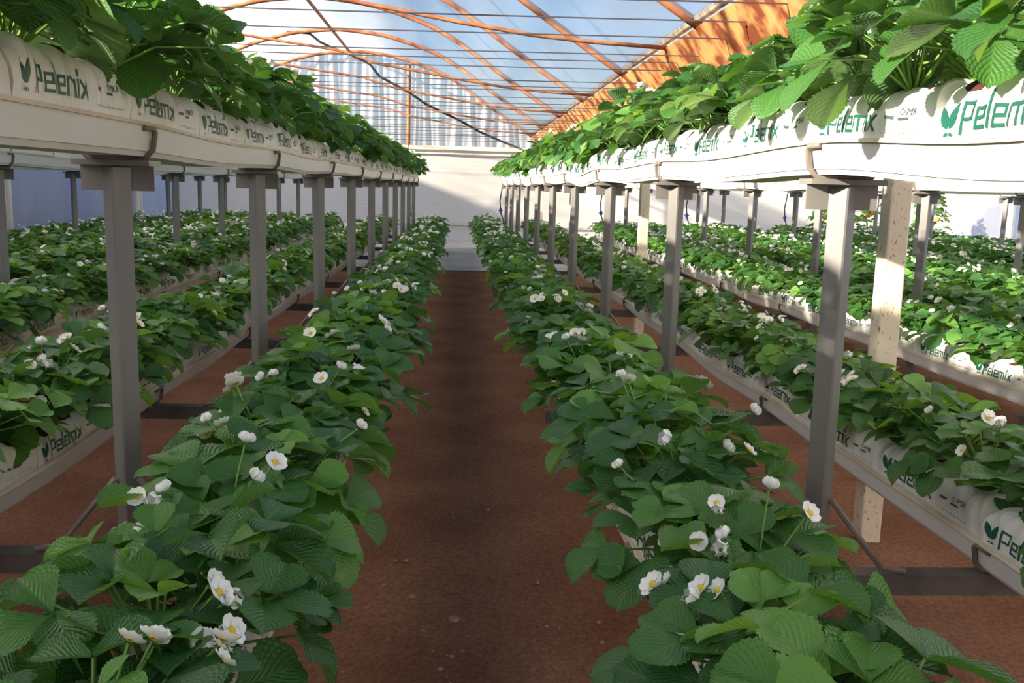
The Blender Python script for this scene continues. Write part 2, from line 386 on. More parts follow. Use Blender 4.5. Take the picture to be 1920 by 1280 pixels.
# poles of the end wall and of the side walls
i = 0
for x, z1, lab in ((-5.75, 3.85, 'rusty upright pole under the far arch, partly behind the left plants'), (-1.8, 4.2, 'rusty upright pole in the middle of the crinkled end film')):
    mb = MB(); tube(mb, [(x, YE-.1, RAILZ), (x, YE-.1, z1)], .07, 8)
    tag(mb.build('wall_pole', M['rustpipe'], loc=(x, YE-.1, RAILZ)), lab, 'pole', 'uprights of the end wall film')
for i, y in enumerate((3.9, 12.6, 21.2, 29.8)):
    mb = MB()
    for dy in (-.14, .14): tube(mb, [(XL+.17, y+dy, -2.33), (XL+.17, y+dy, 1.5)], .085, 8)
    tag(mb.build('side_pole', M['pole'], loc=(XL+.12, y, -HG)), ('pale doubled pole against the blue left wall film, %s from the camera' % ORD[i]), 'pole', 'poles of the left side wall')
for i, y in enumerate((24.0, 30.6)):
    mb = MB(); tube(mb, [(XR2-.24, y, -2.2), (XR2-.24, y, 1.5)], .16, 8)
    tag(mb.build('side_pole', M['pole'], loc=(XR2-.12, y, -HG)), ('pale pole against the blue right wall film, %s from the camera' % ORD[i]), 'pole', 'poles of the right side wall')

# ------------------------------------------------------------------ roof steel
AY = [6.0, 10.75, 15.45, 20.25, 24.9, 29.9, 34.6]
for i, y in enumerate(AY):
    mb = MB(); tube(mb, [(x, y, z-.03) for x, z in smooth_arch(XL, 2.68, 49)], .058, 8)
    lab = 'rusty curved roof arch pipe, %s from the camera' % ORD[i] if i < 6 else 'rusty curved roof arch pipe against the end wall'
    tag(mb.build('roof_arch', M['rustpipe'], smooth=True, loc=(2.68, y, 1.8)), lab, 'roof arch', 'curved rusty roof arches')
# valley gutter between the two bays
mb = MB(); gp = [(2.60, 1.80), (2.66, 1.82), (2.98, 1.44), (3.22, 1.44), (3.44, 1.82), (3.50, 1.80), (3.27, 1.39), (2.93, 1.39)]
sweep(mb, gp, [(0, y, 0) for y in np.linspace(YB, YE, 60)])
gut = mb.build('roof_gutter', M['rust'], loc=(3.05, 10, 1.4))
tag(gut, 'broad rusty orange steel gutter running under the roof to the end wall', 'roof gutter')
for y in np.arange(3.2, 34.5, 3.1):
    mb = MB(); sweep(mb, [(a*1.0-.004*(1 if a < 3.05 else -1), c-.012) for a, c in gp], [(0, y-.06, 0), (0, y+.06, 0)])
    mb.build('seam_flange', M['rust'], parent=gut, loc=(3.05, 10, 1.4))
mb = MB(); tube(mb, [(2.62, YB, 1.90), (2.62, YE, 1.90)], .055, 10)
tag(mb.build('edge_pipe', M['galv'], smooth=True, loc=(2.62, 10, 1.9)), 'grey pipe clamped along the upper edge of the rusty gutter', 'pipe')
mb = MB(); tube(mb, [(-3.85, YB, 4.52), (-3.85, YE-.3, 4.52)], .045, 8)
tag(mb.build('ridge_pipe', M['rustpipe'], smooth=True, loc=(-3.85, 10, 4.52)), 'thin rusty ridge pipe running along the crown of the roof', 'pipe')
for i, y in enumerate((6.0, 14.3, 23.3, 32.3)):
    px_ = 2.83; p = empty('gutter_post', (px_, y, GB))
    mb = MB(); a = .072
    box(mb, px_-a, px_+a, y-a, y+a, GB, 1.36); po = mb.build('post', M['creampost'], parent=p, loc=(px_, y, GB))
    bv = po.modifiers.new('bevel', 'BEVEL'); bv.width = .006; bv.segments = 2
    mb = MB(); box(mb, 2.68, 3.2, y-.2, y+.2, 1.36, 1.385); mb.build('head_plate', M['rust'], parent=p, loc=(px_, y, GB))
    tag(p, ('cream square post flecked with rust under the roof gutter, %s from the camera' % ORD[i]), 'post', 'square posts under the roof gutter')
# tie rods rising from the gutter
ROD = [(2.66, 1.80), (1.7, 1.84), (.9, 1.90), (0, 2.02), (-.7, 2.13), (-1.5, 2.25), (-2.3, 2.48), (-3.45, 2.62), (-4.9, 2.80), (-6.4, 2.93), (-7.7, 2.98)]
for i, y in enumerate((12.3, 18.7, 23.2, 28.0, 32.6)):
    mb = MB(); tube(mb, [(x, y, z) for x, z in ROD], .026, 6)
    tag(mb.build('tie_rod', M['rustpipe'], smooth=True, loc=(2.66, y, 1.8)), 'thin rusty tie rod rising leftward from the gutter, %s from the camera' % ORD[i], 'tie rod', 'tie rods under the roof')
n = 0
for j, y in enumerate(np.arange(8.2, 34.3, 1.0)):
    mb = MB(); y += .12*math.sin(j*2.3); zz = 1.60+.03*math.sin(j*1.7)
    tube(mb, [(x, y, zz-.05*math.sin(PI*(x-XL)/(XR1-XL))) for x in np.linspace(XL, 2.9, 9)], .0085, 4)
    tag(mb.build('trellis_wire', M['wire'], loc=(2.9, y, 1.6)), 'thin dark wire stretched across the roof bay, %s from the camera' % ordn(j), 'wire', 'wires stretched across the roof bay')
# black hose hanging under the roof
hp = [(-5.9, 30.2, 5.0-.55), (-5.5, 30, 4.55), (-5.1, 30, 4.47), (-4.57, 30, 4.44), (-4.25, 30, 4.2), (-3.9, 30, 4.05), (-3.6, 30, 3.95), (-3.3, 30, 3.85), (-2.75, 30, 3.60), (-2.45, 30, 3.24), (-2.30, 30, 3.17), (-1.6, 30, 2.83), (-1.0, 30, 2.45), (0, 30.5, 2.05), (.7, 31, 1.72), (1.6, 33, 1.5), (2.4, 36, 1.42), (2.7, 38, 1.40)]
mb = MB(); tube(mb, hp, .038, 8)
tag(mb.build('roof_hose', M['hose'], smooth=True, loc=hp[0]), 'black hose looping down from the roof toward the gutter corner', 'hose')
# rod on the ridge line falling toward the crown
# ------------------------------------------------------------------ racks
LINES = {   # name: (x of posts, bar from, bar to, first post index, words)
 'left front': (-1.42, -2.62, -.55, 0, 'left of the path'),
 'right front': (1.589, .68, 2.66, 0, 'right of the path'),
 'left second': (-4.6, -5.6, -3.75, 1, 'in the second line on the left'),
 'right second': (4.98, 4.35, 5.95, 1, 'in the second line on the right'),
 'left third': (-7.4, -8.3, -6.6, 2, 'in the third line on the left'),
 'right third': (7.9, 7.2, 8.8, 1, 'in the third line on the right'),
 'right fourth': (11.2, 10.4, 12.1, 3, 'in the fourth line on the right'),
}
BZ, TZ = -1.638, .068      # bar top, cap plate top
POSTDY = {('left front', 0): .22}
def make_rack(key, x, b0, b1, y, troughs, detail=True):
    r = empty('rack_post', (x, y, GB)); o = (x, y, GB)
    a = .052; mb = MB()
    d = a*1.12
    prof = [(-d, -.1*d), (-d*.08, -d), (d*.08, -d), (d, -.1*d), (d*.12, d*.9), (-d*.12, d*.9)]
    V = [(x+p, y+q, z) for z in (GB, -.62, -.60, TZ-.03) for p, q in prof]
    n = 6; f = [(i*n+k, i*n+(k+1) % n, (i+1)*n+(k+1) % n, (i+1)*n+k) for i in range(3) for k in range(n)]
    f += [tuple(range(n-1, -1, -1)), tuple(3*n+k for k in range(n))]
    mb.add(V, f); mb.build('post', M['steel'], parent=r, loc=o)
    mb = MB(); box(mb, x-.16, x+.155, y-.075, y+.075, TZ-.022, TZ); box(mb, x-.15, x+.15, y+.0, y+.014, TZ-.125, TZ-.022)
    mb.build('cap_plate', M['steel'], parent=r, loc=o)
    mb = MB(); box(mb, b0, b1, y-.045, y+.045, BZ-.012, BZ); box(mb, b0, b1, y-.045, y-.032, BZ-.095, BZ-.012)
    mb.build('crossbar', M['darksteel'], parent=r, loc=o)
    if detail:
        for sgn in (-1, 1):
            L_ = min(.34, abs((b1 if sgn > 0 else b0)-x)-.06)
            mb = MB(); tube(mb, [(x+sgn*.05, y-.03, BZ+.34), (x+sgn*(L_-.04), y-.03, BZ+.03), (x+sgn*(L_+.07), y-.03, BZ+.012)], .014, 6)
            mb.build('brace', M['rod'], parent=r, loc=o)
    for (tx, tz, hw) in troughs:      # bent rod cradles
        mb = MB(); g = .148; h = .135
        pts = [(tx-g-.004, y-.11, tz+h-.006), (tx-g-.012, y-.02, tz+h-.004), (tx-g-.012, y, tz+h-.02), (tx-g, y, tz+.045), (tx-g+.03, y, tz+.008), (tx+g-.03, y, tz+.008), (tx+g, y, tz+.045), (tx+g+.012, y, tz+h-.02), (tx+g+.012, y-.02, tz+h-.004), (tx+g+.004, y-.11, tz+h-.006)]
        tube(mb, pts, .0125, 7); mb.build('cradle', M['rod'], parent=r, smooth=True, loc=o)
    return r
# troughs: name -> (x centre, base z, sag, ystart, yend, faces, words)
ROWS = {
 'uL': (-1.42, TZ+.018, .018, -4, 31.2, 1, 'upper trough on the left'),
 'uR': (1.589, TZ+.018, .045, -4, 31.2, -1, 'upper trough on the right'),
 'L1L': (-.76, BZ+.018, .02, .3, 31.3, 1, 'low row left of path'),
 'L1R': (.92, BZ+.018, .02, .3, 31.3, -1, 'low row right of path'),
 'L2L': (-2.29, BZ+.018, .02, 1.5, 31.2, 1, 'low row behind left posts'),
 'L2R': (2.48, BZ+.018, .03, .6, 31.2, -1, 'low row behind right posts'),
 'L3L': (-4.08, BZ+.018, .02, 4, 31.2, 1, 'third low row on left'),
 'L3R': (4.68, BZ+.018, .03, 3, 31.2, -1, 'third low row on right'),
 'L4L': (-5.35, BZ+.018, .02, 7, 31.2, 1, 'fourth low row on left'),
 'L4R': (5.75, BZ+.018, .02, 5, 31.2, -1, 'fourth low row on right'),
 'L5L': (-6.85, BZ+.018, .02, 10, 31.2, 1, 'fifth low row on left'),
 'L5R': (7.45, BZ+.018, .02, 8, 31.2, -1, 'fifth low row on right'),
 'L6L': (-8.1, BZ+.018, .02, 12, 31.2, 1, 'sixth low row on left'),
 'L6R': (8.6, BZ+.018, .02, 9, 31.2, -1, 'sixth low row on right'),
 'L7R': (10.7, BZ+.018, .02, 12, 31.2, -1, 'seventh low row on right'),
 'L8R': (12.0, BZ+.018, .02, 13, 31.2, -1, 'eighth low row on right'),
 'L9R': (14.4, BZ+.018, .02, 16, 31.2, -1, 'ninth low row on right'),
 'u2L': (-4.6, TZ+.018, .02, -3, 31.2, 1, 'second upper trough on the left'),
 'u2R': (4.98, TZ+.018, .03, 2, 31.2, -1, 'second upper trough on the right'),
 'u3L': (-7.4, TZ+.018, .02, -3, 31.2, 1, 'third upper trough on the left'),
 'u3R': (7.9, TZ+.018, .02, 6, 31.2, -1, 'third upper trough on the right'),
 'u4R': (11.2, TZ+.018, .02, 10, 31.2, -1, 'fourth upper trough on the right'),
}
def sag(row, y):
    x, z, a, y0, y1, s_, w = ROWS[row]
    ph = (y/S-Z0)
    k = math.floor(ph); amp = a*(.75+.5*math.sin(k*2.1+len(row)+x))
    return -amp*math.sin(PI*(ph-k))**2
LINE_TROUGHS = {'left front': ['uL', 'L1L', 'L2L'], 'right front': ['uR', 'L1R', 'L2R'], 'left second': ['u2L', 'L3L', 'L4L'], 'right second': ['u2R', 'L3R', 'L4R'],
 'left third': ['u3L', 'L5L', 'L6L'], 'right third': ['u3R', 'L5R', 'L6R'], 'right fourth': ['u4R', 'L7R', 'L8R']}
for key, (x, b0, b1, k0, words) in LINES.items():
    base = None
    for k in range(k0, 10):
        y = (Z0+k)*S+POSTDY.get((key, k), 0)
        if base is None:
            r = base = make_rack(key, x, b0, b1, y, [(ROWS[t][0], ROWS[t][1]-.018, 0) for t in LINE_TROUGHS[key]])
        else:
            r = copyobj(base); r.location = W(x, y, GB)
            for ch in base.children: copyobj(ch, r)
        tag(r, 'grey steel trough post %s, %s from the camera' % (words, ordn(k-k0) if k < 9 else 'farthest'), 'post', 'trough posts '+words)

GP = [(-.158, .122), (-.158, .138), (-.136, .138), (-.112, .016), (.112, .016), (.136, .138), (.158, .138), (.158, .122), (.147, .122), (.128, .018), (.112, .016), (.104, 0), (-.104, 0), (-.112, .016), (-.128, .018), (-.147, .122)]
GP = [(-.149, .122), (-.140, .122), (-.114, .020), (.114, .020), (.140, .122), (.149, .122), (.130, .022), (.122, .020), (.112, 0), (-.112, 0), (-.122, .020), (-.130, .022)]
RIMP = [(.138, .121), (.138, .136), (.160, .136), (.163, .121)]
for key, (x, z, a, y0, y1, s_, words) in ROWS.items():
    ys = np.linspace(y0, y1, int((y1-y0)*5))
    path = [(x+.006*math.sin(y*1.9+x), y, z+sag(key, y)) for y in ys]
    o = (x, y1, z)
    mb = MB(); sweep(mb, GP, path); g = mb.build('gutter', M['gutter'], loc=o)
    for sg in (1, -1):
        mb = MB(); sweep(mb, [(sg*p, q) for p, q in (RIMP if sg > 0 else RIMP[::-1])], path); mb.build('rim', M['rim'], parent=g, loc=o)
    tag(g, 'long white plastic gutter of the '+words+(' of the path' if False else ''), 'gutter')

# ------------------------------------------------------------------ grow bags
def bag_surface(seed, LEN=1.0, crumple=0.0):
    rs = random.Random(seed)
    ph = [rs.uniform(0, 6.28) for _ in range(10)]; fr = [rs.uniform(16, 30), rs.uniform(35, 60), rs.uniform(8, 14)]
    amp = rs.uniform(.7, 1.6); bulge = [rs.uniform(.9, 1.06) for _ in range(5)]
    def Sf(u, t, off=0.0):
        """u 0..1 along, t -1 (this face's foot, x<0) .. 1"""
        a = (t+1)/2*PI
        e = min(u, 1-u); pinch = 1-.13*math.exp(-(e/.035)**2)
        bl = np.interp(u, [0, .25, .5, .75, 1], bulge)
        cx = -math.cos(a); sx_ = math.sin(a)
        x = .142*math.copysign(abs(cx)**.52, cx); z = .195*bl*abs(sx_)**.60*pinch
        wr = (math.sin(u*fr[0]+ph[0]+3*t)*.5+math.sin(u*fr[1]+ph[1]+5*t*math.sin(ph[2]))*.35+math.sin(u*fr[2]*6+ph[3])*.25)*amp
        wr *= .0075*(.3+abs(sx_)*1.1)*(1+1.8*math.exp(-(e/.07)**2))
        if crumple:
            fold = abs(math.sin(u*38+ph[4]+.8*math.sin(u*17+ph[5])+1.6*math.sin(t*1.7+ph[6])))
            wr += crumple*(fold-.5)*(.2+abs(sx_))+.35*crumple*math.sin(u*97+ph[7]+6*t)
        nx, nz = cx, sx_*.9+.05
        # the foot tucks down into the gutter
        return ((x*(1 if abs(sx_) > .02 else .93))+nx*(wr+off), (u-.5)*LEN, .115+z+nz*(wr+off))
    return Sf
def glyphs():
    """stroke letters of the printed word: list of polylines; returns strokes and width"""
    G = {'P': ([[(0, -.35), (0, 1), (.62, 1), (.62, .38), (.16, .38)]], .95),
         'e': ([[(.6, 0), (0, 0), (0, .72), (.58, .72), (.58, .36), (.14, .36)]], .86),
         'l': ([[(0, 0), (0, 1.22)]], .32),
         'm': ([[(0, 0), (0, .72), (.98, .72), (.98, 0)], [(.49, 0), (.49, .72)]], 1.28),
         'i': ([[(0, 0), (0, .74)], [(0, .98), (0, 1.16)]], .32),
         'x': ([[(0, 0), (.58, .74)], [(0, .74), (.58, 0)]], .8)}
    out = []; x = 0
    for ch in 'Pelemix':
        st, w = G[ch]
        for s_ in st: out.append([(px+x, py) for px, py in s_])
        x += w
    return out, x-.22
def text_mesh(s, size):
    cu = bpy.data.curves.new('t', 'FONT'); cu.body = s; cu.size = size; cu.resolution_u = 1
    ob = bpy.data.objects.new('t', cu); C.objects.link(ob)
    me = ob.to_mesh(); v = [tuple(q.co)[:2] for q in me.vertices]; f = [tuple(p.vertices) for p in me.polygons]
    ob.to_mesh_clear(); bpy.data.objects.remove(ob); bpy.data.curves.remove(cu)
    return v, f
TX_OMRI = text_mesh('OMRI', .05); TX_URL = text_mesh('www.pelemix.com', .036)
def print_on(mb, Sf):
    # text runs toward -Y as seen on the -X face: s (0..1 along the print) -> u = 1-s ; height h (layout units above the rim) -> t
    tab = [(Sf(.5, t)[2], t) for t in np.linspace(-.96, -.25, 60)]
    zs = [q[0] for q in tab]; ts = [q[1] for q in tab]
    def P(s, h, off=.0022):
        t = float(np.interp(.128+h, zs, ts)); return Sf(min(max(1-s, .01), .99), t, off)
    def quad(a, b_, w, mi, nsub):
        (x0, y0), (x1, y1) = a, b_; dx, dy = x1-x0, y1-y0; l = math.hypot(dx, dy) or 1
        ex, ey = dx/l*w/2, dy/l*w/2; px, py = -dy/l*w/2, dx/l*w/2
        x0 -= ex; y0 -= ey; x1 += ex; y1 += ey; V = []; f = []
        for i in range(nsub+1):
            q = i/nsub; cx, cy = x0+(x1-x0)*q, y0+(y1-y0)*q
            V += [P(cx+px, cy+py), P(cx-px, cy-py)]
        for i in range(nsub): f.append((2*i, 2*i+1, 2*i+3, 2*i+2))
        mb.add(V, f, mi)
    st, wd = glyphs(); sc_ = .40/wd; x0 = .155; y0 = .040; hs = .070
    for s_ in st:
        for a, b_ in zip(s_[:-1], s_[1:]):
            A = (x0+(a[0]+a[1]*.06)*sc_, y0+a[1]*hs); B = (x0+(b_[0]+b_[1]*.06)*sc_, y0+b_[1]*hs)
            quad(A, B, .0105, 0, max(2, int(math.hypot(A[0]-B[0], A[1]-B[1])/.012)))
    # four-leaf mark
    def leafshape(cx, cy, ang, ln, w):
        n = 9; V = []; f = []
        for i in range(n+1):
            q = i/n; hw = w*math.sin(PI*q**.85)**.9/2
            bx, by = cx+math.cos(ang)*ln*q, cy+math.sin(ang)*ln*q
            V += [P(bx-math.sin(ang)*hw, by+math.cos(ang)*hw), P(bx+math.sin(ang)*hw, by-math.cos(ang)*hw)]
        for i in range(n): f.append((2*i+1, 2*i, 2*i+2, 2*i+3))
        mb.add(V, f, 0)
    leafshape(.083, .045, math.radians(122), .080, .038); leafshape(.090, .045, math.radians(66), .082, .034)
    leafshape(.083, .036, math.radians(238), .036, .015); leafshape(.090, .036, math.radians(308), .040, .016)
    # small marks
    quad((.655, .082), (.69, .082), .012, 1, 3)
    quad((.745, .076), (.80, .076), .009, 1, 4)
    for (v, f), (ox, oy) in ((TX_OMRI, (.742, .088)), (TX_URL, (.63, .018))):
        mb.add([P(ox+a, oy+c*.75) for a, c in v], [tuple(reversed(q)) for q in f], 1)
def make_bag(seed, nu=70, nt=22, crumple=0.0):
    printed = True; Sf = bag_surface(seed, crumple=crumple)
    mb = MB(); P = [[Sf(u, t) for t in np.linspace(-1, 1, nt)] for u in np.linspace(0, 1, nu)]
    grid(mb, P)
    for u in (0, 1):
        V = [Sf(u, t) for t in np.linspace(-1, 1, nt)]
        mb.add(V, [tuple(range(nt)) if u == 0 else tuple(range(nt-1, -1, -1))])
    bag = mb.mesh('grow_bag', [M['bag']], smooth=True)
    hs = MB(); rs = random.Random(seed+99)
    for u in ((1/6), (3/6), (5/6)):       # cut openings with dark substrate
        V = [(0, 0, 0)]; n = 12
        u += rs.uniform(-.03, .03); ts = rs.choice((-.30, -.15, 0))
        for k in range(n):
            g = 2*PI*k/n; V.append(Sf(u+.07*math.cos(g)*rs.uniform(.8, 1.2), ts+.22*math.sin(g), .003))
        V[0] = Sf(u, ts, .012); hs.add(V, [(0, 1+k, 1+(k+1) % n) for k in range(n)])
    hole = hs.mesh('substrate_opening', [M['peat']], smooth=True)
    pr = None
    if printed:
        mb = MB(); print_on(mb, Sf); pr = mb.mesh('printed_lettering', [M['print'], M['printgrey']])
    return bag, hole, pr
BAGS = [make_bag(3, crumple=.004), make_bag(11, crumple=.007), make_bag(25, crumple=.005), make_bag(42, nu=110, crumple=.020), make_bag(57, nu=110, crumple=.026), make_bag(64, nu=110, crumple=.016)]
bag_rows = ['uL', 'uR', 'L1L', 'L1R', 'L2L', 'L2R', 'L3L', 'L3R']
rb = random.Random(5)
def bayword(y):
    k = math.floor(y/S-Z0); return k
def bay_label(y, n):
    """where in the bay, n slots per bay"""
    k = bayword(y); slot = int((y/S-Z0-k)*n)
    if k < 0: return '%s before the front post' % ORD[n-1-slot]
    return '%s past the %s post' % (ORD[slot], ORD[k])
stuff_bags = MB()
for key in ROWS:
    x, z, a, y0, y1, s_, words = ROWS[key]
    ks = range(math.ceil((y0+.5)/1.0), int(y1))
    for k in ks:
        y = Z0*S+.5+(k-4)*1.0
        if y < y0+.5 or y > y1-.4: continue
        zb = z+sag(key, y); pr_ = project(x, y, zb)
        vis = pr_ and -150 < pr_[0] < 2070 and pr_[1] < 1500
        v = rb.choice((0, 1, 2)) if y < (9 if key[0] == 'u' else 11) else rb.choice((3, 4, 5)); bag, hole, prn = BAGS[v]
        slope = (sag(key, y+.4)-sag(key, y-.4))/.8
        if key in bag_rows and vis:
            o = bpy.data.objects.new('grow_bag', bag); C.objects.link(o); o.location = W(x, y, zb)
            rz = 0 if s_ < 0 else PI
            o.rotation_euler = (math.atan(slope)*(1 if s_ < 0 else -1), 0, rz); o.scale = (1, 1.0, rb.uniform(.95, 1.06))
            for me, nm in ((hole, 'substrate_opening'), (prn, 'printed_lettering')):
                if me is prn and (y > 26): continue
                c = bpy.data.objects.new(nm, me); C.objects.link(c); c.parent = o
            kk = bayword(y)
            if kk < 0: wh = '%s before the front post' % ORD[min(2, int(-(y/S-Z0)*3))]
            else: wh = '%s past the %s post' % (ORD[min(2, int((y/S-Z0-kk)*3))], ORD[kk])
            tag(o, 'white printed grow bag, %s, %s' % (wh, words), 'grow bag', 'grow bags in the '+words)
        else:
            n_ = 9; V = []; f = []
            for uu in (-.49, .49):
                for t in np.linspace(0, PI, n_): V.append((x-.142*math.copysign(abs(math.cos(t))**.6, math.cos(t)), y+uu, zb+.115+.185*math.sin(t)**.6))
            for i in range(n_-1): f.append((i, i+1, n_+i+1, n_+i))
            stuff_bags.add(V, f)
if stuff_bags.n:
    tag(stuff_bags.build('grow_bags', M['bag'], smooth=True, loc=(7, 20, -1.6)), 'white grow bags mostly hidden beneath the leaves of the outer rows', 'grow bags', kind='stuff')

# ------------------------------------------------------------------ strawberry plants
def leaflet(nl, nw, rs, serr=True):
    """unit leaflet along +Y, width along X, normal +Z; returns P (nl+1, nw+1, 3), uv"""
    wmax = rs.uniform(.43, .50); fold = rs.uniform(.12, .42); droop = rs.uniform(.05, .32); curl = rs.uniform(-.06, .10); tw = rs.uniform(-.25, .25)
    P = np.zeros((nl+1, nw+1, 3)); U = np.zeros((nl+1, nw+1, 2))
    for i in range(nl+1):
        v = i/nl
        w = wmax*(math.sin(PI*min(1, v**1.35*.985+.008)))**.55*(.55+.45*min(1, v*1.9)) if v > 0 else .012
        if v == 1: w = .22*wmax
        if serr and 0 < i < nl and v > .18: w *= 1.0+(.060 if i % 2 else -.045)
        for j in range(nw+1):
            u = -1+2*j/nw
            z = fold*abs(u)*w-droop*v*v+curl*(u*u)+tw*u*v*.25
            if nl >= 12: z += .005*math.sin(2*PI*(v*7-abs(u)*3.2))*abs(u)
            yy = v+(.05*abs(u)**2*w if v < .95 else 0)-(.03 if (v == 1 and abs(u) > .3) else 0)
            P[i, j] = (u*w*(1-.12*fold), yy, z); U[i, j] = (.5+u*.5, v)
    return P, U
def basis(fwd, nrm):
    f = Vector(fwd).normalized(); n = Vector(nrm); n = (n-f*n.dot(f)).normalized(); r = f.cross(n)
    return np.array([[r.x, f.x, n.x], [r.y, f.y, n.y], [r.z, f.z, n.z]])
def add_leaf(mb, pos, fwd, nrm, size, nl, nw, rs, tone, blade=None):
    B = basis(fwd, nrm); pos = np.array(pos)
    spread = math.radians(rs.uniform(62, 88))
    for k, a in enumerate((0, spread, -spread)):
        P, U = leaflet(nl, nw, rs)
        s_ = size*(1.0 if k == 0 else rs.uniform(.84, .96))
        ca, sa = math.cos(a), math.sin(a)
        R = np.array([[ca, -sa, 0], [sa, ca, 0], [0, 0, 1]])
        tilt = rs.uniform(.12, .60) if k else rs.uniform(.0, .45)
        ct, st = math.cos(tilt), math.sin(tilt); T = np.array([[1, 0, 0], [0, ct, -st], [0, st, ct]])
        Q = P.reshape(-1, 3)@T.T; Q = Q*s_+np.array([0, .03*size, 0]); Q = Q@R.T; Q = Q@B.T+pos
        f = []; b_ = nw+1
        for i in range(nl):
            for j in range(nw): f.append((i*b_+j, i*b_+j+1, (i+1)*b_+j+1, (i+1)*b_+j))
        mb.add(Q, f, 0, U.reshape(-1, 2), min(1, max(0, tone+rs.uniform(-.06, .06))))
def make_flower(rs_seed, closed=False):
    rs = random.Random(rs_seed); pe = MB(); ce = MB()
    for k in range(5):
        a = 2*PI*k/5+rs.uniform(-.1, .1); cup = rs.uniform(.15, .5)+(.9 if closed else 0); n = 5; P = []
        for i in range(n+1):
            v = i/n; w = .0225*math.sin(PI*min(1, v*.86+.06))**.62; row = []
            for j in range(5):
                u = -1+j/2; r = .006+.034*v
                lx, lr, lz = u*w, r*math.cos(cup*v), .004+r*math.sin(cup*v)*.9+.004*u*u
                row.append((lr*math.cos(a)-lx*math.sin(a), lr*math.sin(a)+lx*math.cos(a), lz))
            P.append(row)
        grid(pe, P, 0)
    for k in range(5):
        a = 2*PI*(k+.5)/5; r = .034; d = .2
        pe.add([(0, 0, -.003), (r*.5*math.cos(a-d), r*.5*math.sin(a-d), -.004), (r*math.cos(a), r*math.sin(a), -.010), (r*.5*math.cos(a+d), r*.5*math.sin(a+d), -.004)], [(0, 1, 2, 3)], 1)
    n = 8; V = []
    for i, (r, z) in enumerate(((.0115, .003), (.0115, .009), (.007, .014))):
        for k in range(n): V.append((r*math.cos(2*PI*k/n), r*math.sin(2*PI*k/n), z))
    V.append((0, 0, .016)); f = [(i*n+k, i*n+(k+1) % n, (i+1)*n+(k+1) % n, (i+1)*n+k) for i in range(2) for k in range(n)]+[(2*n+k, 2*n+(k+1) % n, 3*n) for k in range(n)]
    ce.add(V, f)
    return pe, ce
FL = []
for q in range(4):
    pe, ce = make_flower(q, closed=(q == 3))
    both = MB(); 
    for src, off in ((pe, 0), (ce, 2)):
        n0 = both.n; both.v += src.v; both.uv += src.uv; both.t += src.t
        both.f += [[tuple(i+n0 for i in g) for g in l] for l in src.f]; both.m += [(mi+off, c) for mi, c in src.m]; both.n += src.n
    FL.append((pe.mesh('flower', [M['petal'], M['calyx']], smooth=True), ce.mesh('flower_centre', [M['yellow']], smooth=True), both.mesh('flower', [M['petal'], M['calyx'], M['yellow']], smooth=True), both))
def gen_plant(seed, nl, nw, nleaf, nflow, upper=False):
    """returns leaf MB, stem MB, flowers [(pos, normal, kind)]"""
    rs = random.Random(seed); lf = MB(); st = MB(); fl = []
    for i in range(nleaf):
        q = (i+.5)/nleaf; a = i*2.39996+rs.uniform(-.35, .35)
        el = math.radians(80-68*q+rs.uniform(-8, 8)); ln = .235+.12*math.sin(q*2.2)+rs.uniform(-.06, .05)
        if i % 4 == 2: el *= .75; ln *= .72
        if upper: el = max(el, .22)
        ox, oy = math.cos(a), math.sin(a)
        base = Vector((ox*.02, oy*.02, .0)); r = ln*math.cos(el); h = ln*math.sin(el)
        tip = Vector((ox*r*1.02, oy*r*1.12, max(h, .085 if upper else .055)))
        mid = base.lerp(tip, .5)+Vector((0, 0, .03+.02*q))
        dr = .15+.55*q+rs.uniform(-.28, .28)               # how far the blade hangs outward
        fwd = (ox*math.cos(dr), oy*math.cos(dr), -math.sin(dr)+.35*(1-q))
        nrm = (ox*math.sin(dr)+rs.uniform(-.25, .25), oy*math.sin(dr)+rs.uniform(-.25, .25), math.cos(dr)+.2)
        size = rs.uniform(.145, .212)*(1.0 if q > .12 else .72)
        tone = rs.betavariate(1.3, 2.6)+(.28 if q < .2 else 0)
        add_leaf(lf, tip, fwd, nrm, size, nl, nw, rs, tone)
        if st is not None: tube(st, [base, mid, tip], [.0055, .0048, .0042], 5 if nl > 8 else 3, cap=False)
    k = 0
    while k < nflow:
        a = rs.uniform(0, 2*PI); r = rs.uniform(.10, .34); h = rs.uniform(.31, .43)-r*.42
        for c in range(min(nflow-k, rs.choice((1, 2, 3)))):
            p = Vector((math.cos(a)*r+rs.uniform(-.055, .055), math.sin(a)*r+rs.uniform(-.055, .055), h+.03+rs.uniform(-.02, .03)))
            nm = Vector((math.cos(a)*.7+rs.uniform(-.6, .6), math.sin(a)*.7+rs.uniform(-.6, .6)-.1, .9)).normalized()
            fl.append((p, nm, rs.choice((0, 1, 2, 0, 1, 3, 3)), rs.uniform(.78, 1.1)))
            tube(st, [Vector((0, 0, .02)), p*.6+Vector((0, 0, .04)), p-nm*.004], .0035, 4 if nl > 8 else 3, cap=False); k += 1
    return lf, st, fl
VAR = {}
for lod, (nl, nw, nleaf, cnt) in {'A': (26, 8, 22, 9), 'B': (8, 4, 20, 8), 'UA': (26, 8, 22, 7), 'UB': (8, 4, 20, 7)}.items():
    VAR[lod] = []
    for q in range(cnt):
        nf = [3, 5, 1, 4, 6, 2, 6, 0, 4][q]
        lf, st, fl = gen_plant(100*ord(lod[-1])+q+(50 if lod[0] == 'U' else 0), nl, nw, nleaf, nf, upper=lod[0] == 'U')
        VAR[lod].append((lf.mesh('foliage', [M['leaf']], smooth=True), st.mesh('stems', [M['stem']], smooth=True), fl))
CV = [gen_plant(9000+q, 4, 2, 18, [3, 5, 2, 4, 6, 3][q]) for q in range(6)]
CN = []
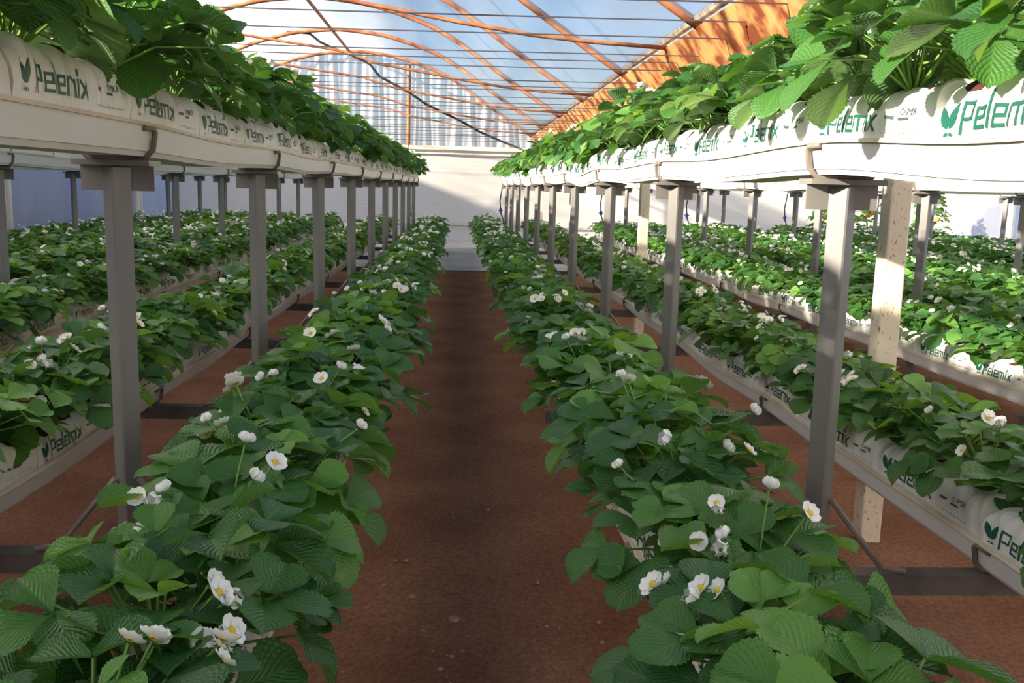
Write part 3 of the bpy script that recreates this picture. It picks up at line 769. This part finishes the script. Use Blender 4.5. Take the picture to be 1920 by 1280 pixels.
for lf, st, fl in CV:
    V = np.concatenate(lf.v); Fc = np.array([g for l in lf.f for g in l]); U = np.concatenate(lf.uv); T = np.concatenate(lf.t); CN.append((V, Fc, U, T, fl))
SP = 3.0/7
slots = []
rp = random.Random(77)
for key, (x, z, a, y0, y1, s_, words) in ROWS.items():
    lo = math.ceil((y0+.3-Z0*S)/SP); hi = int((y1-.2-Z0*S)/SP)
    for k in range(lo, hi):
        y = Z0*S+(k+.5)*SP
        yy = y+rp.uniform(-.07, .07); xx = x+rp.uniform(-.045, .045)+(.035 if k % 2 else -.035)
        if key[:2] in ('L2', 'L3', 'L4'): xx -= s_*.055
        zz = z+sag(key, yy)+.295
        pr_ = project(xx, yy, zz+.15)
        vis = pr_ is not None and -170 < pr_[0] < 2090 and -180 < pr_[1] < 1500
        hidden = key in ('u2L', 'u3L', 'u2R', 'u3R', 'u4R')
        size = (1/pr_[2]) if (vis and not hidden) else 0
        if key in ('L4L', 'L5L', 'L6L', 'L5R', 'L6R', 'L7R', 'L8R', 'L9R'): size *= .8
        slots.append((size, key, y, xx, yy, zz))
slots.sort(key=lambda t: -t[0])
indiv = [q for q in slots[:298] if q[0] > 0]; rest = slots[len(indiv):]
NUM = 'no one two three four five six'.split()
for size, key, ys_, xx, yy, zz in indiv:
    d = 1/size; lod = ('U' if key[0] == 'u' else '')+('A' if d < 8 else 'B')
    vi = rp.randrange(len(VAR[lod])); lf, st, fl = VAR[lod][vi]
    r = bpy.data.objects.new('strawberry_plant', None); C.objects.link(r); r.location = W(xx, yy, zz); r.empty_display_size = .03
    sc_ = rp.uniform(.90, 1.12)*(.92 if key[:2] in ('L2', 'L3') else 1)
    r.rotation_euler = (rp.uniform(-.08, .08), rp.uniform(-.08, .08), rp.uniform(0, 6.28)); r.scale = (sc_, sc_, sc_*rp.uniform(.9, 1.08))
    for me, nm in ((lf, 'foliage'), (st, 'stems')):
        c = bpy.data.objects.new(nm, me); C.objects.link(c); c.parent = r
    for (p, nm, kd, fs) in fl:
        q = nm.to_track_quat('Z', 'Y').to_euler()
        o = bpy.data.objects.new('flower', FL[kd][0 if d < 9 else 2]); C.objects.link(o); o.parent = r
        o.location = p*K; o.rotation_euler = q; o.scale = (fs,)*3
        if d < 9 and kd != 3:
            c = bpy.data.objects.new('flower_centre', FL[kd][1]); C.objects.link(c); c.parent = o
    nf = len(fl); fw_ = ('with one white flower' if nf == 1 else 'with %s white flowers' % NUM[nf]) if nf else 'without flowers'
    words = ROWS[key][6].replace('upper trough on the', 'upper trough on')
    tag(r, 'strawberry plant %s, %s, %s' % (fw_, bay_label(ys_, 7), words), 'strawberry plant', 'strawberry plants in the '+ROWS[key][6])
# the remaining far and hidden plants: one mass
SL = []; SF = []; SU = []; ST = []; nv = 0; fm = MB()
Rm = np.random.default_rng(3)
FN = [(np.concatenate(b_[3].v), [g for l in b_[3].f for g in l], b_[3].m) for b_ in FL]
for size, key, ys_, xx, yy, zz in rest:
    V, Fc, U, T, fl = CN[Rm.integers(len(CN))]
    a = Rm.uniform(0, 6.28); c, s_ = math.cos(a), math.sin(a); q = Rm.uniform(.9, 1.15)
    R = np.array([[c, -s_, 0], [s_, c, 0], [0, 0, 1]])*q
    SL.append(V@R.T+np.array([xx, yy, zz])); SF.append(Fc+nv); SU.append(U); ST.append(np.clip(T+Rm.uniform(0, .2), 0, 1)); nv += len(V)
    if size > 0:
        for (p, nm, kd, fs) in fl:
            Q = nm.to_track_quat('Z', 'Y').to_matrix(); Bm = np.array(Q)
            Vf, Ff, Mf = FN[kd]
            W_ = (Vf*fs*1.0)@Bm.T+np.array(p); W_ = W_@R.T+np.array([xx, yy, zz])
            mats_ = np.concatenate([np.full(cn, mi) for mi, cn in Mf])
            for mi in (0, 2):
                ff = [Ff[i] for i in np.nonzero(mats_ == mi)[0]]
                if ff: fm.add(W_, ff, mi)
big = MB(); org = np.array([6, 24, -1.2])
Vb = (np.concatenate(SL)-org)*K; Fb = np.concatenate(SF).astype(np.int32)
me = bpy.data.meshes.new('strawberry_plants'); me.vertices.add(len(Vb)); me.vertices.foreach_set('co', Vb.ravel())
me.loops.add(Fb.size); me.loops.foreach_set('vertex_index', Fb.ravel()); me.polygons.add(len(Fb))
me.polygons.foreach_set('loop_start', np.arange(len(Fb))*4); me.polygons.foreach_set('loop_total', np.full(len(Fb), 4)); me.polygons.foreach_set('use_smooth', np.full(len(Fb), True))
Ub = np.concatenate(SU); ul = me.uv_layers.new(name='UVMap'); ul.data.foreach_set('uv', Ub[Fb.ravel()].ravel())
at = me.attributes.new('tone', 'FLOAT', 'POINT'); at.data.foreach_set('value', np.concatenate(ST)); me.materials.append(M['leaf']); me.update(calc_edges=True)
mass = bpy.data.objects.new('strawberry_plants', me); C.objects.link(mass); mass.location = W(*org)
tag(mass, 'dense green strawberry plants filling the distant ends and outer rows', 'strawberry plants', kind='stuff')
if fm.n:
    fo = fm.build('blossoms', [M['petal'], M['calyx'], M['yellow']], parent=mass, loc=tuple(org)); tag(fo, kind='stuff')

# ------------------------------------------------------------------ hoses lying on the bars, risers, tomatoes, stones
for x, w_ in ((-1.78, 'left'), (1.84, 'right')):
    mb = MB(); tube(mb, [(x+.012*math.sin(y*2), y, BZ+.022-.035*abs(math.sin(PI*(y/S-Z0)))) for y in np.linspace(8.0, 31, 100)], .012, 6)
    tag(mb.build('irrigation_hose', M['hose'], smooth=True, loc=(x, 31, BZ)), 'black irrigation hose lying along the crossbars behind the %s posts' % w_, 'hose', 'hoses along the crossbars')
for i, (x, w_) in enumerate(((-1.50, 'left upper trough'), (1.50, 'right upper trough'), (-4.5, 'second left upper trough'), (4.85, 'second right upper trough'), (7.75, 'third right upper trough'), (11.1, 'fourth right upper trough'))):
    p = empty('riser_tube', (x, 31.3, -1.5))
    sg = -1 if x > 0 else 1
    mb = MB(); tube(mb, [(x, 31.35, TZ+.13), (x-.03+.0*sg, 31.45, TZ-.05), (x-.10, 31.45, -.45), (x-.06, 31.45, -.85), (x+.06, 31.4, -1.2), (x+.1, 31.35, -2.1)], .02, 6)
    mb.build('tube', M['hose'], parent=p, smooth=True, loc=(x, 31.3, -1.5))
    mb = MB(); tube(mb, [(x-.07, 31.45, -.70), (x-.07, 31.45, -.84)], .045, 8); box(mb, x-.15, x+.01, 31.42, 31.48, -.78, -.75)
    mb.build('valve', M['valve'], parent=p, loc=(x, 31.3, -1.5))
    tag(p, 'thin black tube with blue valve, end of %s' % w_, 'tube', 'risers at the ends of the troughs')
for i, (x, y, h, w_) in enumerate(((12.6, 31.8, 1.5, 'shortest and farthest left of the three, behind the cream post'), (14.3, 32.4, 1.75, 'between the other two'), (16.2, 31.6, 1.85, 'largest, nearest the right wall'))):
    p = empty('tomato_plant', (x, y, -2.1)); o = (x, y, -2.1); rs = random.Random(50+i)
    st = MB(); lf = MB(); top = -.95+h*.62
    pts = [(x+.1*math.sin(q*4+i), y, -2.1+(top+2.1)*q) for q in np.linspace(0, 1, 10)]; tube(st, pts, .03, 6)
    for k in range(46):
        q = rs.uniform(.42, 1.0); b0 = Vector(pts[int(q*9)]); a = rs.uniform(0, 2*PI); r = rs.uniform(.2, .6)*(1.25-q*.5)
        tip = b0+Vector((math.cos(a)*r, math.sin(a)*r, rs.uniform(-.1, .15))); tube(st, [b0, b0.lerp(tip, .5)+Vector((0, 0, .05)), tip], .012, 4)
        add_leaf(lf, tip, (math.cos(a), math.sin(a), -.6), (math.cos(a)*.5, math.sin(a)*.5, 1), rs.uniform(.16, .26), 6, 2, rs, rs.uniform(.3, .9))
    st.build('stem', M['stem'], parent=p, loc=o); lf.build('foliage', M['leaf'], parent=p, smooth=True, loc=o)
    if i != 2 or True:
        for k in range(2):
            mb = MB(); n = 10; cx, cy, cz = x+rs.uniform(-.25, .1), y-.35, -.62+rs.uniform(-.1, .15); V = []
            for a_ in range(7):
                th = PI*a_/6
                for b_ in range(n): V.append((cx+.085*math.sin(th)*math.cos(2*PI*b_/n), cy+.085*math.sin(th)*math.sin(2*PI*b_/n), cz+.075*math.cos(th)))
            mb.add(V, [(a_*n+b_, (a_+1)*n+b_, (a_+1)*n+(b_+1) % n, a_*n+(b_+1) % n) for a_ in range(6) for b_ in range(n)])
            mb.build('tomato', M['tomato'], parent=p, smooth=True, loc=o)
    tag(p, 'tall leafy tomato plant, '+w_, 'tomato plant', 'tomato plants beyond the right rows')

def at_ground(px, py):
    r = ray(px, py); h = 2.35
    for _ in range(4): p = r*(h/-r.z); h = -gz(p.y)
    return p
STN = [(850, 1165, .030, 'largest dark'), (772, 1120, .022, 'tan'), (915, 957, .016, 'pale'), (761, 1052, .016, 'pale'), (743, 1052, .012, 'small pale'), (1127, 1206, .016, 'orange tan'), (847, 1232, .014, 'pale'),
       (867, 1223, .014, 'brown'), (826, 1255, .014, 'pale'), (1024, 1176, .013, 'grey'), (720, 1098, .013, 'pale'), (702, 941, .016, 'tan'), (1122, 1168, .013, 'bluish'), (1028, 1200, .013, 'tan'), (793, 1183, .010, 'white'),
       (988, 1245, .012, 'pale'), (652, 1100, .012, 'tan'), (1007, 1093, .014, 'flat pale')]
for i, (px, py, r, w_) in enumerate(STN):
    c = at_ground(px, py); rs = random.Random(i+300); mb = MB(); V = []; n = 9
    for a_ in range(6):
        th = PI*a_/5
        for b_ in range(n):
            g = 2*PI*b_/n; j = 1+.35*noise.noise(Vector((math.cos(g)*2+i, math.sin(g)*2, th*2)))
            V.append((c.x+r*j*math.sin(th)*math.cos(g)*1.15, c.y+r*j*math.sin(th)*math.sin(g), c.z+r*.65*j*math.cos(th)+r*.35))
    mb.add(V, [(a_*n+b_, (a_+1)*n+b_, (a_+1)*n+(b_+1) % n, a_*n+(b_+1) % n) for a_ in range(5) for b_ in range(n)])
    side = 'left' if px < 790 else 'middle' if px < 960 else 'right'; dist = 'nearest part' if py > 1190 else 'near part' if py > 1060 else 'farther part'
    tag(mb.build('stone', M['stone'], smooth=True, loc=tuple(c)), '%s stone on the %s of the soil path, %s' % (w_, side, dist), 'stone', 'small stones on the soil path')
grit = MB(); rs = random.Random(8)
for k in range(1500):
    y = rs.uniform(1.2, 14)**1.0; x = rs.uniform(-.55, .72) if rs.random() < .55 else rs.choice((rs.uniform(-2.1, -.9), rs.uniform(1.05, 2.3), rs.uniform(2.6, 4.5))); r = rs.uniform(.002, .0075); z = gz(y)+.004
    z += .02*noise.noise(Vector((x*1.2, y*1.2, 0)))
    V = [(x-r, y, z), (x, y-r, z), (x+r, y, z), (x, y+r, z), (x+r*.2, y, z+r*1.1)]
    grit.add(V, [(0, 1, 4), (1, 2, 4), (2, 3, 4), (3, 0, 4)])
tag(grit.build('grit', M['stone'], loc=(0, 6, -HG)), 'fine pale grit scattered over the red soil', 'grit', kind='stuff')
